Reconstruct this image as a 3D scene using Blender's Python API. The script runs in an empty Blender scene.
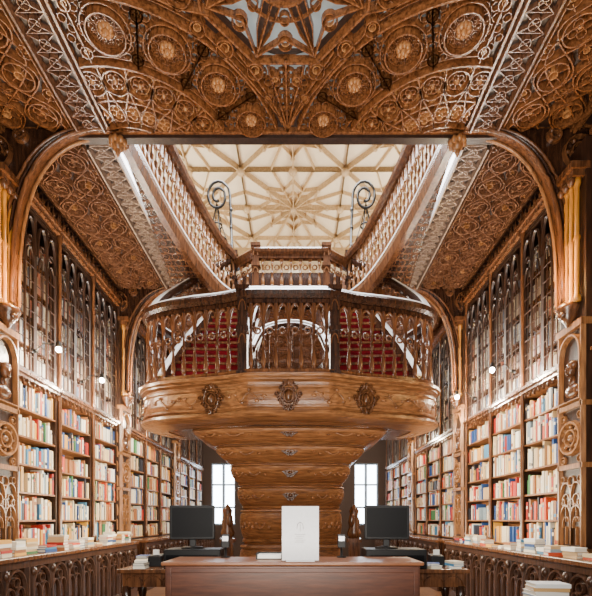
import bpy, math, random
from mathutils import Vector, Matrix
random.seed(4)
E=1.5
PI=math.pi
COL=bpy.context.scene.collection
def R(r): return r+E

# ---------------- materials ----------------
def newmat(name):
    m=bpy.data.materials.new(name); m.use_nodes=True
    nt=m.node_tree; b=nt.nodes['Principled BSDF']
    return m,nt,b
def wood(name,c1,c2,rough=.38,stretch=(1,1,9),bump=.25,scale=3.0,coat=0.15):
    m,nt,b=newmat(name)
    tc=nt.nodes.new('ShaderNodeTexCoord'); mp=nt.nodes.new('ShaderNodeMapping')
    mp.inputs['Scale'].default_value=[scale*4/s for s in stretch]
    n=nt.nodes.new('ShaderNodeTexNoise'); n.inputs['Scale'].default_value=2.2; n.inputs['Detail'].default_value=6; n.inputs['Roughness'].default_value=.65
    r=nt.nodes.new('ShaderNodeValToRGB'); r.color_ramp.elements[0].position=.36; r.color_ramp.elements[1].position=.66
    r.color_ramp.elements[0].color=(*c1,1); r.color_ramp.elements[1].color=(*c2,1)
    bp=nt.nodes.new('ShaderNodeBump'); bp.inputs['Strength'].default_value=bump; bp.inputs['Distance'].default_value=.01
    L=nt.links.new
    L(tc.outputs['Object'],mp.inputs['Vector']); L(mp.outputs[0],n.inputs['Vector']); L(n.outputs[0],r.inputs[0])
    L(r.outputs[0],b.inputs['Base Color']); L(n.outputs[0],bp.inputs['Height']); L(bp.outputs[0],b.inputs['Normal'])
    b.inputs['Roughness'].default_value=rough; b.inputs['Coat Weight'].default_value=coat; b.inputs['Coat Roughness'].default_value=.2
    return m
def plain(name,c,rough=.5,metal=0,emit=0,ec=None,spec=.5):
    m,nt,b=newmat(name)
    n=nt.nodes.new('ShaderNodeTexNoise'); n.inputs['Scale'].default_value=14
    mx=nt.nodes.new('ShaderNodeMixRGB'); mx.inputs[1].default_value=(*[x*.86 for x in c],1); mx.inputs[2].default_value=(*[min(1,x*1.1) for x in c],1)
    nt.links.new(n.outputs[0],mx.inputs[0]); nt.links.new(mx.outputs[0],b.inputs['Base Color'])
    b.inputs['Roughness'].default_value=rough; b.inputs['Metallic'].default_value=metal; b.inputs['Specular IOR Level'].default_value=spec
    if emit:
        b.inputs['Emission Color'].default_value=(*(ec or c),1); b.inputs['Emission Strength'].default_value=emit
    return m
W_dark=wood('wood_dark',(.012,.005,.003),(.055,.022,.011),.23)
W_bal=wood('wood_baluster',(.05,.018,.008),(.17,.065,.026),.22)
W_case=wood('wood_case',(.014,.006,.003),(.05,.02,.010),.38)
W_shelf=wood('wood_shelf',(.15,.055,.018),(.32,.135,.048),.45,stretch=(1,9,1))
W_mid=wood('wood_mid',(.05,.019,.008),(.18,.07,.027),.26)
W_fas=wood('wood_fascia',(.11,.042,.015),(.35,.15,.055),.28,stretch=(9,1,1),bump=.8)
W_und=wood('wood_under',(.15,.056,.019),(.42,.18,.065),.4,stretch=(7,1,1),bump=1.0,coat=.05)
W_ceil=wood('wood_ceiling',(.07,.025,.009),(.29,.11,.038),.25,stretch=(1,1,1),bump=.35)
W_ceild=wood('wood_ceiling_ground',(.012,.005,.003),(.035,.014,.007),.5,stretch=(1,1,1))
W_ros=wood('wood_rosette',(.26,.105,.036),(.55,.26,.095),.24,stretch=(1,1,1))
W_soff=wood('wood_soffit',(.065,.027,.014),(.22,.10,.053),.24,stretch=(1,1,1))
W_band=wood('wood_band',(.17,.11,.08),(.36,.26,.20),.3,stretch=(1,1,1))
W_pil=wood('wood_pilaster',(.14,.055,.018),(.38,.17,.06),.3)
W_desk=wood('wood_desk',(.05,.014,.007),(.10,.030,.013),.45,stretch=(9,1,1),bump=.1,coat=0)
W_dtop=wood('wood_counter_top',(.12,.042,.018),(.22,.085,.036),.35,stretch=(9,1,1),bump=.1,coat=0)
W_gold=wood('wood_gilded',(.30,.11,.015),(.60,.27,.045),.28)
W_ben=wood('wood_bench',(.028,.012,.007),(.10,.045,.024),.3)
P_greyd=plain('plaster_grey_dim',(.26,.31,.34),.7)
P_grey=plain('plaster_grey_blue',(.28,.34,.38),.7)
P_gold=plain('plaster_cream',(.76,.63,.43),.7)
G_rib=wood('rib_gold',(.44,.29,.13),(.64,.46,.25),.45,stretch=(1,1,1))
P_wall=plain('wall_brown',(.04,.02,.012),.7)
P_cream=plain('cream_edge_highlight',(.9,.88,.85),.3)  # cream of the stair edges; on handrails it paints in the highlight
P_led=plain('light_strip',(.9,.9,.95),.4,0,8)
M_red=plain('carpet_crimson',(.17,.003,.012),.8,spec=.2)
M_black=plain('black_plastic',(.006,.006,.007),.5,spec=.25)
M_screen=plain('screen_glass',(.003,.003,.004),.5,spec=.1)
M_iron=plain('wrought_iron',(.02,.018,.016),.4,.7)
M_white=plain('white_acrylic',(.55,.55,.58),.3); M_white.node_tree.nodes['Principled BSDF'].inputs['Alpha'].default_value=.72
M_text=plain('grey_ink',(.22,.21,.21),.6)
M_paper=plain('paper_white',(.8,.78,.72),.8)
M_bulb=plain('bulb',(1,1,1),.3,0,250,(1,.95,.85))
M_pane=plain('window_daylight_pane',(.8,.9,1),.3,0,16,(.80,.90,1))
M_pane2=plain('stained_pane',(.8,.75,.6),.3,0,.9,(1,.85,.6))
M_frame=plain('window_frame_paint',(.22,.30,.40),.5)
M_alu=plain('brushed_metal',(.5,.5,.52),.35,.9)
def bookmat():
    m,nt,b=newmat('book_cloth')
    a=nt.nodes.new('ShaderNodeVertexColor'); a.layer_name='Col'
    nt.links.new(a.outputs[0],b.inputs['Base Color']); b.inputs['Roughness'].default_value=.5
    return m
M_book=bookmat()
def glassmat():
    m=bpy.data.materials.new('cabinet_glass'); m.use_nodes=True; nt=m.node_tree; nt.nodes.clear()
    o=nt.nodes.new('ShaderNodeOutputMaterial'); t=nt.nodes.new('ShaderNodeBsdfTransparent'); g=nt.nodes.new('ShaderNodeBsdfGlossy')
    t.inputs[0].default_value=(.75,.77,.8,1); g.inputs['Roughness'].default_value=.12; g.inputs[0].default_value=(.5,.6,.78,1)
    mx=nt.nodes.new('ShaderNodeMixShader'); lw=nt.nodes.new('ShaderNodeLayerWeight'); lw.inputs[0].default_value=.05
    nt.links.new(lw.outputs['Fresnel'],mx.inputs[0]); nt.links.new(t.outputs[0],mx.inputs[1]); nt.links.new(g.outputs[0],mx.inputs[2]); nt.links.new(mx.outputs[0],o.inputs[0])
    return m
M_glass=glassmat()
def floormat():
    m,nt,b=newmat('floor_planks')
    tc=nt.nodes.new('ShaderNodeTexCoord'); br=nt.nodes.new('ShaderNodeTexBrick')
    br.inputs['Color1'].default_value=(.12,.055,.025,1); br.inputs['Color2'].default_value=(.2,.095,.045,1); br.inputs['Mortar'].default_value=(.03,.015,.01,1)
    br.inputs['Scale'].default_value=2; br.inputs['Mortar Size'].default_value=.01
    nt.links.new(tc.outputs['Object'],br.inputs['Vector']); nt.links.new(br.outputs[0],b.inputs['Base Color']); b.inputs['Roughness'].default_value=.3
    return m
M_floor=floormat()

# ---------------- mesh builder ----------------
class MB:
    def __init__(s): s.v=[];s.f=[];s.m=[];s.s=[];s.col=[]
    def add(s,vs,fs,mat=0,smooth=False,col=None):
        o=len(s.v); s.v+= [tuple(x) for x in vs]
        for i,f in enumerate(fs):
            s.f.append([o+k for k in f]); s.m.append(mat); s.s.append(smooth)
            s.col.append(col[i] if isinstance(col,list) else col)
    def box(s,x0,x1,y0,y1,z0,z1,mat=0,col=None):
        v=[(x0,y0,z0),(x1,y0,z0),(x1,y1,z0),(x0,y1,z0),(x0,y0,z1),(x1,y0,z1),(x1,y1,z1),(x0,y1,z1)]
        s.add(v,[(0,3,2,1),(4,5,6,7),(0,1,5,4),(1,2,6,5),(2,3,7,6),(3,0,4,7)],mat,False,col)
    def hexa(s,v,mat=0):
        s.add(v,[(0,3,2,1),(4,5,6,7),(0,1,5,4),(1,2,6,5),(2,3,7,6),(3,0,4,7)],mat)
    def lathe(s,prof,cx=0,cy=0,z0=0,zs=1,seg=8,mat=0,rs=1,smooth=True):
        vs=[];fs=[]
        for z,r in prof:
            for k in range(seg):
                a=2*PI*k/seg; vs.append((cx+r*rs*math.cos(a),cy+r*rs*math.sin(a),z0+z*zs))
        n=len(prof)
        for i in range(n-1):
            for k in range(seg):
                k2=(k+1)%seg; fs.append((i*seg+k,i*seg+k2,(i+1)*seg+k2,(i+1)*seg+k))
        fs.append(tuple(range(seg))[::-1]); fs.append(tuple((n-1)*seg+k for k in range(seg)))
        s.add(vs,fs,mat,smooth)
    def tube(s,pts,r,seg=6,closed=False,mat=0):
        P=[Vector(p) for p in pts]; n=len(P); vs=[];fs=[]
        for i in range(n):
            a=P[i-1] if (i>0 or closed) else P[i]; b=P[(i+1)%n] if (i<n-1 or closed) else P[i]
            t=(b-a); t=t.normalized() if t.length>1e-9 else Vector((0,0,1))
            up=Vector((0,0,1)) if abs(t.z)<.9 else Vector((0,1,0))
            e1=t.cross(up).normalized(); e2=t.cross(e1)
            rr=r[i] if isinstance(r,(list,tuple)) else r
            for k in range(seg):
                an=2*PI*k/seg; vs.append(P[i]+e1*rr*math.cos(an)+e2*rr*math.sin(an))
        m=n if closed else n-1
        for i in range(m):
            j=(i+1)%n
            for k in range(seg):
                k2=(k+1)%seg; fs.append((i*seg+k,i*seg+k2,j*seg+k2,j*seg+k))
        if not closed:
            fs.append(tuple(range(seg))); fs.append(tuple((n-1)*seg+k for k in range(seg))[::-1])
        s.add(vs,fs,mat,True)
    def rib(s,pts,w,d,T,closed=False,mat=0,clip=None):
        n=len(pts)
        L=[]
        for i in range(n):
            a=pts[i-1] if (i>0 or closed) else pts[i]; b=pts[(i+1)%n] if (i<n-1 or closed) else pts[i]
            dx,dy=b[0]-a[0],b[1]-a[1]; l=math.hypot(dx,dy) or 1
            nx,ny=-dy/l,dx/l; p=pts[i]
            L.append([T(p[0]+nx*w/2,p[1]+ny*w/2,0),T(p[0]+nx*w*.22,p[1]+ny*w*.22,d),T(p[0]-nx*w*.22,p[1]-ny*w*.22,d),T(p[0]-nx*w/2,p[1]-ny*w/2,0)])
        m=n if closed else n-1
        vs=[];fs=[]
        for l4 in L: vs+=l4
        for i in range(m):
            j=(i+1)%n
            if clip and not (clip(*pts[i]) and clip(*pts[j])): continue
            for k in range(3): fs.append((i*4+k,i*4+k+1,j*4+k+1,j*4+k))
        if fs: s.add(vs,fs,mat)
    def ring(s,cx,cy,r,w,d,T,seg=24,mat=0,clip=None,a0=0,a1=2*PI):
        full=abs(a1-a0-2*PI)<1e-6
        N=seg if full else seg+1
        pts=[(cx+r*math.cos(a0+(a1-a0)*k/seg),cy+r*math.sin(a0+(a1-a0)*k/seg)) for k in range(N)]
        s.rib(pts,w,d,T,full,mat,clip)
    def ell(s,c,r,seg=10,rings=6,mat=0):
        vs=[];fs=[]
        for i in range(rings+1):
            th=PI*i/rings
            for k in range(seg):
                a=2*PI*k/seg; vs.append((c[0]+r[0]*math.sin(th)*math.cos(a),c[1]+r[1]*math.sin(th)*math.sin(a),c[2]+r[2]*math.cos(th)))
        for i in range(rings):
            for k in range(seg):
                k2=(k+1)%seg; fs.append((i*seg+k,(i+1)*seg+k,(i+1)*seg+k2,i*seg+k2))
        s.add(vs,fs,mat,True)
    def sweep(s,pts,prof,mat=0,closedprof=True,smooth=False):
        P=[Vector(p) for p in pts]; n=len(P); k=len(prof); vs=[];fs=[]
        for i in range(n):
            a=P[max(0,i-1)]; b=P[min(n-1,i+1)]; t=b-a; t.z=0; t.normalize()
            nn=Vector((t.y,-t.x,0))
            for a_,b_ in prof: vs.append(P[i]+nn*a_+Vector((0,0,b_)))
        kk=k if closedprof else k-1
        for i in range(n-1):
            for j in range(kk):
                j2=(j+1)%k; fs.append((i*k+j,(i+1)*k+j,(i+1)*k+j2,i*k+j2))
        if closedprof: fs.append(tuple(range(k))); fs.append(tuple((n-1)*k+j for j in range(k))[::-1])
        s.add(vs,fs,mat,smooth)
    def obj(s,name,mats,parent=None,world=True,bevel=0,label=None):
        me=bpy.data.meshes.new(name); me.from_pydata(s.v,[],s.f); 
        for m in mats: me.materials.append(m)
        me.polygons.foreach_set('material_index',s.m); me.polygons.foreach_set('use_smooth',s.s)
        if any(c is not None for c in s.col):
            ca=me.color_attributes.new(name='Col',type='FLOAT_COLOR',domain='CORNER'); d=[]
            for f,c in zip(s.f,s.col):
                c=c or (.5,.5,.5)
                d+= [c[0],c[1],c[2],1]*len(f)
            ca.data.foreach_set('color',d)
        me.update(); o=bpy.data.objects.new(name,me); COL.objects.link(o)
        if bevel:
            b=o.modifiers.new('bevel','BEVEL'); b.width=bevel; b.segments=2; b.limit_method='ANGLE'
        if parent:
            o.parent=parent
            if world: o.location=-parent.location
        if label: o['label']=label
        return o
def empty(name,loc,label,cat,group=None):
    e=bpy.data.objects.new(name,None); e.location=loc; e.empty_display_size=.1; COL.objects.link(e)
    e['label']=label; e['category']=cat
    if group: e['group']=group
    return e
def tag(o,label,cat,group=None,kind=None):
    o['label']=label; o['category']=cat
    if group: o['group']=group
    if kind: o['kind']=kind
    return o
def struct(o,label=None):
    o['kind']='structure'
    o['label']=label or 'part of the room'
    o['category']='room structure'
    return o
def copytree(root,loc,rz=0,label=None,scale=None):
    kids={}
    def gather(o):
        kids[o.name]=list(o.children)
        for ch in o.children: gather(ch)
    gather(root)
    def rec(o,par):
        c=o.copy(); COL.objects.link(c)
        if par: c.parent=par
        for ch in kids[o.name]: rec(ch,c)
        return c
    c=rec(root,None); c.location=loc; c.rotation_euler=(0,0,rz)
    if scale: c.scale=scale
    if label: c['label']=label
    return c
def resample(pts,n):
    P=[Vector(p) for p in pts]; L=[0]
    for i in range(1,len(P)): L.append(L[-1]+(P[i]-P[i-1]).length)
    out=[]
    for k in range(n):
        t=L[-1]*k/(n-1); i=0
        while i<len(P)-2 and L[i+1]<t: i+=1
        f=(t-L[i])/max(1e-9,L[i+1]-L[i]); out.append(P[i].lerp(P[i+1],f))
    return out
def smooth(pts,n=40):
    P=[Vector(p) for p in pts]; out=[]; m=len(P)-1
    for k in range(n*3+1):
        t=m*k/(n*3); i=min(int(t),m-1); f=t-i
        p0=P[max(i-1,0)];p1=P[i];p2=P[i+1];p3=P[min(i+2,m)]
        out.append(.5*((2*p1)+(p2-p0)*f+(2*p0-5*p1+4*p2-p3)*f*f+(3*p1-p0-3*p2+p3)*f**3))
    return resample(out,n)
def pointed(u0,u1,v0,v1,n=6):
    um=(u0+u1)/2; pts=[]
    for k in range(n+1):
        a=k/n; pts.append((u0+(um-u0)*(1-math.cos(a*PI/2)), v0+(v1-v0)*math.sin(a*PI/2)**.8))
    pts2=[(u1+u0-p[0],p[1]) for p in pts[::-1]][1:]
    return pts+pts2

# ---------------- room shell ----------------
def simple(name,boxes,mat,label):
    m=MB()
    for b in boxes: m.box(*b)
    return struct(m.obj(name,[mat]),label)
ZC=R(4.9)
simple('floor',[(-4.2,4.2,-1.5,17.3,-.1,0)],M_floor,'dark polished wooden floor boards')
simple('wall_left',[(-4.2,-3.93,-1.5,17.3,0,R(9.2))],P_wall,'brown panelled side wall behind the bookcases')
simple('wall_right',[(3.93,4.2,-1.5,17.3,0,R(9.2))],P_wall,'brown panelled side wall behind the bookcases')
wb=[(-4.2,-3.3,17,17.3,0,R(4.9)),(3.3,4.2,17,17.3,0,R(4.9)),(-2.35,2.35,17,17.3,0,R(4.9))]
for s in (-1,1):
    a,b=sorted((s*2.35,s*3.3)); wb+= [(a,b,17,17.3,0,1.3),(a,b,17,17.3,3.75,R(4.9))]
simple('wall_back',wb,P_wall,'street-side end wall with tall windows')
for i,s in enumerate((-1,1)):
    m=MB(); a,b=sorted((s*2.35,s*3.3))
    m.box(a,b,17.16,17.18,1.3,3.75,1)
    for k in range(3): x=a+(b-a)*k/2; m.box(max(a,x-.05),min(b,x+.05),17.06,17.16,1.3,3.75,0)
    for z in (1.33,2.0,2.9,3.72): m.box(a,b,17.07,17.15,z-.035,z+.035,0)
    struct(m.obj('window_%d'%(i+1),[M_frame,M_pane]),'tall bright daylight window with blue-grey glazing bars')
simple('wall_upper_back',[(-4.2,4.2,14.4,14.6,R(5.1),R(9.0))],P_gold,'cream end wall of the upper gallery')
for i,x in enumerate((-2.4,0,2.4)):
    m=MB(); Tb=lambda u,v,h:(u,14.4-h,v)
    m.add([(x-.8,14.385,R(5.6)),(x+.8,14.385,R(5.6)),(x+.8,14.385,R(7.6)),(x,14.385,R(8.5)),(x-.8,14.385,R(7.6))],[(0,1,2,3,4)],1)
    m.rib([(x-.85,R(5.55)),(x-.85,R(7.6))]+pointed(x-.85,x+.85,R(7.6),R(8.6))[1:-1]+[(x+.85,R(7.6)),(x+.85,R(5.55))],.1,.1,Tb,True,0)
    for k in range(1,4): m.rib([(x-.85+k*.425,R(5.6)),(x-.85+k*.425,R(7.8))],.05,.05,Tb,False,0)
    struct(m.obj('window_%d'%(i+3),[G_rib,M_pane2]),'pointed amber-glazed gallery window')

def aisle_tracery(m,T,y0,y1,MW=0,MBd=1,MK=2,MR=3):
    m.add([T(2.24,y0,.012),T(2.60,y0,.012),T(2.60,y1,.012),T(2.24,y1,.012)],[(0,1,2,3)],MK)
    for u,w,d in ((2.27,.05,.1),(2.60,.055,.1)): m.rib([(u,y0),(u,y1)],w,d,T,False,MBd)
    for u,w,d in ((2.67,.03,.06),(3.56,.06,.1),(3.62,.03,.06)): m.rib([(u,y0),(u,y1)],w,d,T,False,MW)
    nb=int((y1-y0)/.17)
    for k in range(nb):
        v0=y0+k*(y1-y0)/nb; v1=v0+(y1-y0)/nb; vm=(v0+v1)/2
        m.rib([(2.3,v0),(2.58,v1)],.02,.06,T,False,MBd); m.rib([(2.58,v0),(2.3,v1)],.02,.06,T,False,MBd)
        m.ring(2.44,vm,.055,.018,.07,T,10,MBd)
        m.rib([(2.3,v0),(2.58,v0)],.018,.05,T,False,MBd)
    n=int(round((y1-y0)/.44)); L=(y1-y0)/n
    inb=lambda u,v:2.66<u<3.58 and y0-.02<=v<=y1+.02
    for ph in (0,PI):
        for um,am in ((2.90,.2),(3.335,.2),(3.117,.4)):
            N=n*10; pts=[(um+am*math.sin(ph+PI*(k/10)*(1 if am<.3 else .5)*1),y0+(y1-y0)*k/N) for k in range(N+1)]
            m.rib(pts,.03,.085,T,False,MW,inb)
    for k in range(n):
        v0=y0+k*L; vm=v0+L/2
        for ci,um in enumerate((2.90,3.335)):
            m.ring(um,vm,.15,.03,.10,T,20,MW)
            if (k+ci)%2==0:
                for j in range(4):
                    t=PI/4+j*PI/2; m.ring(um+.065*math.cos(t),vm+.065*math.sin(t),.042,.018,.08,T,10,MW)
                    m.rib([(um+.15*math.cos(t),vm+.15*math.sin(t)),(um+.28*math.cos(t),vm+.28*math.sin(t))],.022,.07,T,False,MW)
                m.ell(T(um,vm,.04),(.03,.03,.04),6,4,MR)
            else:
                for j in range(6):
                    t=j*PI/3+PI/6; m.rib([(um+.04*math.cos(t),vm+.04*math.sin(t)),(um+.14*math.cos(t),vm+.14*math.sin(t))],.016,.07,T,False,MW)
                m.ring(um,vm,.045,.02,.08,T,10,MR)
        for uu in (2.70,3.117,3.53):
            m.ring(uu,v0,.07,.02,.07,T,12,MW,inb); m.ring(uu,v0,.03,.014,.05,T,8,MR,inb)
            for du in (-.045,.045): m.ring(uu+du,vm,.03,.012,.05,T,8,MW,inb)
        for kk in range(3): m.rib(pointed(3.62,3.9,v0+kk*L/3,v0+(kk+1)*L/3),.015,.03,T,False,MW)

# ---- carved front ceiling ----
def fan_ceiling():
    m=MB(); T=lambda u,v,h:(u,v,ZC-h)
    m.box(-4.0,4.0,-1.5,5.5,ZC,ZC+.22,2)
    for s in (-1,1):
        Ts=lambda u,v,h,s=s:(u*s,v,ZC-h)
        aisle_tracery(m,Ts,.42,5.34,0,5,2,4)
    pos=[]
    for mir in (0,1):
        my=(lambda y:y) if not mir else (lambda y:7.5-y)
        TT=lambda u,v,h,my=my:(u,my(v),ZC-h)
        clip=(lambda u,v: v<=5.36 and v>=3.75 and abs(u)<=2.2)
        def filler(u,v):
            if not (3.78<v<5.3 and abs(u)<2.16): return 0
            d=min(math.hypot(u-2,v-5.9),math.hypot(u+2,v-5.9)); dm=math.hypot(u,v-3.75)
            if dm<.88: return 0
            return 1 if (d>2.08 or 1.42<d<1.94) else 0
        nv=0; v=3.80
        while v<5.34:
            u=-2.15+(.05 if nv%2 else 0)
            while u<2.16:
                if filler(u,v): m.ring(u,v,.04,.014,.05,TT,8,0)
                u+=.10
            v+=.088; nv+=1
        for s in (-1,1):
            m.add([TT(s*.04,5.25,.008),TT(s*.16,4.80,.008),TT(s*.45,4.48,.008),TT(s*.18,4.50,.008),TT(s*.04,4.54,.008)],[(0,1,2,3,4)],1)
            m.add([TT(s*.95,4.2,.008),TT(s*1.2,3.98,.008),TT(s*1.6,3.86,.008),TT(s*1.0,3.8,.008)],[(0,1,2,3)],1)
            # grey-blue ground behind the rosette row
            vs=[];fs=[]
            for k in range(31):
                a=PI+math.radians(10+78*k/30) if s>0 else -math.radians(10+78*k/30)
                for r in (1.42,1.94):
                    vs.append(TT(max(-2.2,min(2.2,2*s+r*math.cos(a))),min(5.35,5.9+r*math.sin(a)),.006))
            for k in range(30): fs.append((2*k,2*k+1,2*k+3,2*k+2))
            m.add(vs,fs,6)
        for s in (-1,1):
            C=(2.0*s,5.9)
            arc=(lambda t,s=s: (3*PI/2-.10-t*(PI/2-.13)) if s>0 else (3*PI/2+.10+t*(PI/2-.13)))
            P=lambda r,t,arc=arc,C=C:(C[0]+r*math.cos(arc(t)),C[1]+r*math.sin(arc(t)))
            AR=lambda r,n=40,P=P:[P(r,-.30+1.30*k/n) for k in range(n+1)]
            for r,w,d in ((.62,.05,.08),(.95,.04,.08),(1.34,.04,.09),(1.40,.02,.05),(1.96,.04,.09),(2.03,.02,.05)):
                m.rib(AR(r),w,d,TT,False,0,clip)
            for k in range(-2,7):
                t=k/6.5; dt=1/6.5; tm=t+dt/2
                m.rib([P(.64,t),P(.75,t+.02*dt),P(.85,t+.1*dt),P(.95,t+.3*dt),P(1.05,t+.44*dt),P(1.2,t+.5*dt),P(1.33,t+.5*dt)],.034,.09,TT,False,0,clip)
                m.rib([P(.64,t+dt),P(.75,t+.98*dt),P(.85,t+.9*dt),P(.95,t+.7*dt),P(1.05,t+.56*dt),P(1.2,t+.5*dt)],.034,.09,TT,False,0,clip)
                c=P(.80,tm); m.ring(c[0],c[1],.10,.026,.08,TT,18,0,clip)
                for j in range(4):
                    a=j*PI/2; m.ring(c[0]+.045*math.cos(a),c[1]+.045*math.sin(a),.034,.014,.07,TT,8,4,clip)
                c=P(1.16,t+dt); m.ring(c[0],c[1],.135,.028,.09,TT,20,0,clip); m.ring(c[0],c[1],.10,.012,.05,TT,16,4,clip)
                for j in range(6):
                    a=j*PI/3; m.ring(c[0]+.058*math.cos(a),c[1]+.058*math.sin(a),.028,.013,.07,TT,8,0,clip)
                if clip(*c): m.ell(TT(c[0],c[1],.05),(.028,.028,.04),6,4,4)
                for (rr,tt,r0) in ((1.27,tm-.14*dt,.03),(1.27,tm+.14*dt,.03),(1.0,t+dt,.03),(.95,tm-.4*dt,.02),(.70,t+dt,.028),(1.05,tm-.18*dt,.02),(1.05,tm+.18*dt,.02)):
                    c=P(rr,tt); m.ring(c[0],c[1],r0,.013,.06,TT,8,4,clip)
                for q_ in range(2):
                    c=P(.52,t+(q_+.5)*dt/2); m.ring(c[0],c[1],.04,.018,.06,TT,8,0,clip)
            for A in (22,42,62,82):
                a=math.radians(A)+PI if s>0 else -math.radians(A)
                cx=C[0]+1.675*math.cos(a); cy=C[1]+1.675*math.sin(a)
                if A==22: cy-=.07; cx-=s*.01
                pos.append((cx,my(cy),.64 if A==22 else .70))
                if A!=22: m.ring(cx,cy,.235,.022,.08,TT,28,0,clip)
                for da in (-10,10):
                    b=a+math.radians(da)
                    if abs(C[0]+1.6*math.cos(b))>2.2: continue
                    q=[(C[0]+r*math.cos(b),C[1]+r*math.sin(b)) for r in (1.36,1.45,1.55,1.65,1.75,1.85,1.95)]
                    m.rib(q,.026,.08,TT,False,0,clip)
                    for rr in (1.46,1.88):
                        m.ring(C[0]+rr*math.cos(b),C[1]+rr*math.sin(b),.058,.022,.08,TT,12,0,clip)
                        m.ring(C[0]+rr*math.cos(b),C[1]+rr*math.sin(b),.025,.014,.07,TT,8,4,clip)
            for (x1,y1) in ((.20,4.56),(.50,4.42),(.80,4.25)):
                q=[(s*x1*(j/8)**1.25,5.34-(5.34-y1)*(j/8)) for j in range(9)]
                m.rib(q,.03,.09,TT,False,0,clip)
            m.rib([(.72*s,4.10),(1.0*s,4.05),(1.4*s,3.88),(1.8*s,3.80),(2.2*s,3.78)],.03,.09,TT,False,0)
            for (cx,cy,r) in ((.98,3.93,.12),(.33,4.62,.085),(.62,4.40,.085),(.86,4.22,.07),(.12,4.72,.05),(.2,4.92,.055)):
                m.ring(cx*s,cy,r,.025,.09,TT,16,0,clip); m.ring(cx*s,cy,r*.5,.016,.07,TT,10,4,clip)
        m.rib([(0,4.5),(0,4.7),(0,4.9),(0,5.1),(0,5.3)],.035,.09,TT,False,0,clip)
    # star medallion: flat, dark wooden star over blue-grey
    cx,cy=0,3.75
    pl=lambda r,a:(cx+r*math.cos(a),cy+r*math.sin(a))
    m.add([T(*pl(.76,PI/8+k*PI/4),.014) for k in range(8)],[tuple(range(8))],3)
    q=[]
    for k in range(16): q.append(pl(.80 if k%2==0 else .58,k*PI/8+PI/8))
    m.rib(q,.045,.07,T,True,0)
    m.rib([pl(.86,PI/8+k*PI/4) for k in range(8)],.05,.08,T,True,0); m.ring(cx,cy,.3,.045,.07,T,24); m.ring(cx,cy,.44,.022,.06,T,28)
    for k in range(8):
        a=k*PI/4+PI/8
        m.add([T(*pl(.30,a-.28),.03),T(*pl(.56,a-.10),.03),T(*pl(.76,a),.03),T(*pl(.56,a+.10),.03),T(*pl(.30,a+.28),.03)],[(0,1,2,3,4)],2)
        m.rib([pl(.30,a),pl(.78,a)],.03,.08,T); m.rib([pl(.30,a-.28),pl(.56,a-.12),pl(.76,a),pl(.56,a+.12),pl(.30,a+.28)],.022,.07,T)
        m.ring(*pl(.62,a+PI/8),.075,.02,.06,T,14); m.ring(*pl(.62,a+PI/8),.04,.012,.05,T,10,4)
        m.ring(*pl(.42,a+PI/8),.05,.016,.06,T,12)
    m.ell((cx,cy,ZC-.03),(.14,.14,.07),12,6,4)
    for k in range(8):
        a=k*PI/4; m.ell((*pl(.18,a),ZC-.03),(.07,.07,.05),8,4,4)
    m.box(-3.95,3.95,5.40,5.5,ZC-.10,ZC,2); m.box(-3.95,3.95,5.36,5.40,ZC-.06,ZC,0)
    m.box(-3.95,3.95,5.5,5.53,ZC-.06,ZC+.2,0)
    for s in (-1,1):
        a,b=sorted((s*2.21,s*2.235)); m.box(a,b,-1.5,5.36,ZC-.06,ZC,0)
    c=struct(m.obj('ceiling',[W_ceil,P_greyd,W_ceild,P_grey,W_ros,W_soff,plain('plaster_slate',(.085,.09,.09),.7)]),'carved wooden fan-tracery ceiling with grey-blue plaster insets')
    m=MB(); T0=lambda u,v,h:(u,v,-h)
    m.add([T0(.27*math.cos(k*PI/16),.27*math.sin(k*PI/16),.013) for k in range(32)],[tuple(range(32))],2)
    m.ring(0,0,.265,.04,.12,T0,32); m.ring(0,0,.225,.016,.07,T0,28,0)
    for k in range(10):
        a=k*PI/5; m.rib([(.09*math.cos(a),.09*math.sin(a)),(.24*math.cos(a),.24*math.sin(a))],.016,.07,T0)
        a+=PI/10; m.ring(.185*math.cos(a),.185*math.sin(a),.035,.014,.07,T0,8)
    for k in range(8):
        a=k*PI/4; m.ell((.072*math.cos(a),.072*math.sin(a),-.055),(.042,.042,.05),8,4,1)
    m.ell((0,0,-.07),(.045,.045,.06),8,5,1)
    m.ring(0,0,.125,.02,.07,T0,20,0)
    base=m.obj('rosette',[W_ceil,W_ros,P_greyd],c,False)
    for i,p in enumerate(pos):
        o=base if i==0 else base.copy()
        if i: COL.objects.link(o)
        o.parent=c; o.location=(p[0],p[1],ZC); o.scale=(p[2],p[2],1)
fan_ceiling()

# ---- gallery soffits ----
def soffit(s,name):
    m=MB(); T=lambda u,v,h:(u*s,v,ZC-h)
    a,b=sorted((s*2.24,s*3.95))
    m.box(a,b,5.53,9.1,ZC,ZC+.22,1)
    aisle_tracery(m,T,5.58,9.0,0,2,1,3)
    return struct(m.obj(name,[W_soff,W_ceild,W_band,W_pil]),'carved wooden tracery soffit beneath the gallery')
soffit(-1,'ceiling_left'); soffit(1,'ceiling_right')
m=MB(); m.box(-3.95,3.95,9.1,17,ZC,ZC+.22,0)
T=lambda u,v,h:(u,v,ZC-h)
for k in range(-4,5): m.rib([(k*.95,9.2),(k*.95,17)],.08,.1,T)
for k in range(9): m.rib([(-3.9,9.3+k*.95),(3.9,9.3+k*.95)],.08,.1,T)
for i in range(8):
    for k in range(8): m.ring(-3.32+i*.95,9.77+k*.95,.3,.05,.07,T,14)
m.box(-2.24,2.24,9.08,9.12,ZC-.1,ZC+.25,0)
struct(m.obj('ceiling_rear',[W_soff]),'coffered dark wooden ceiling of the lower hall')
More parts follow.
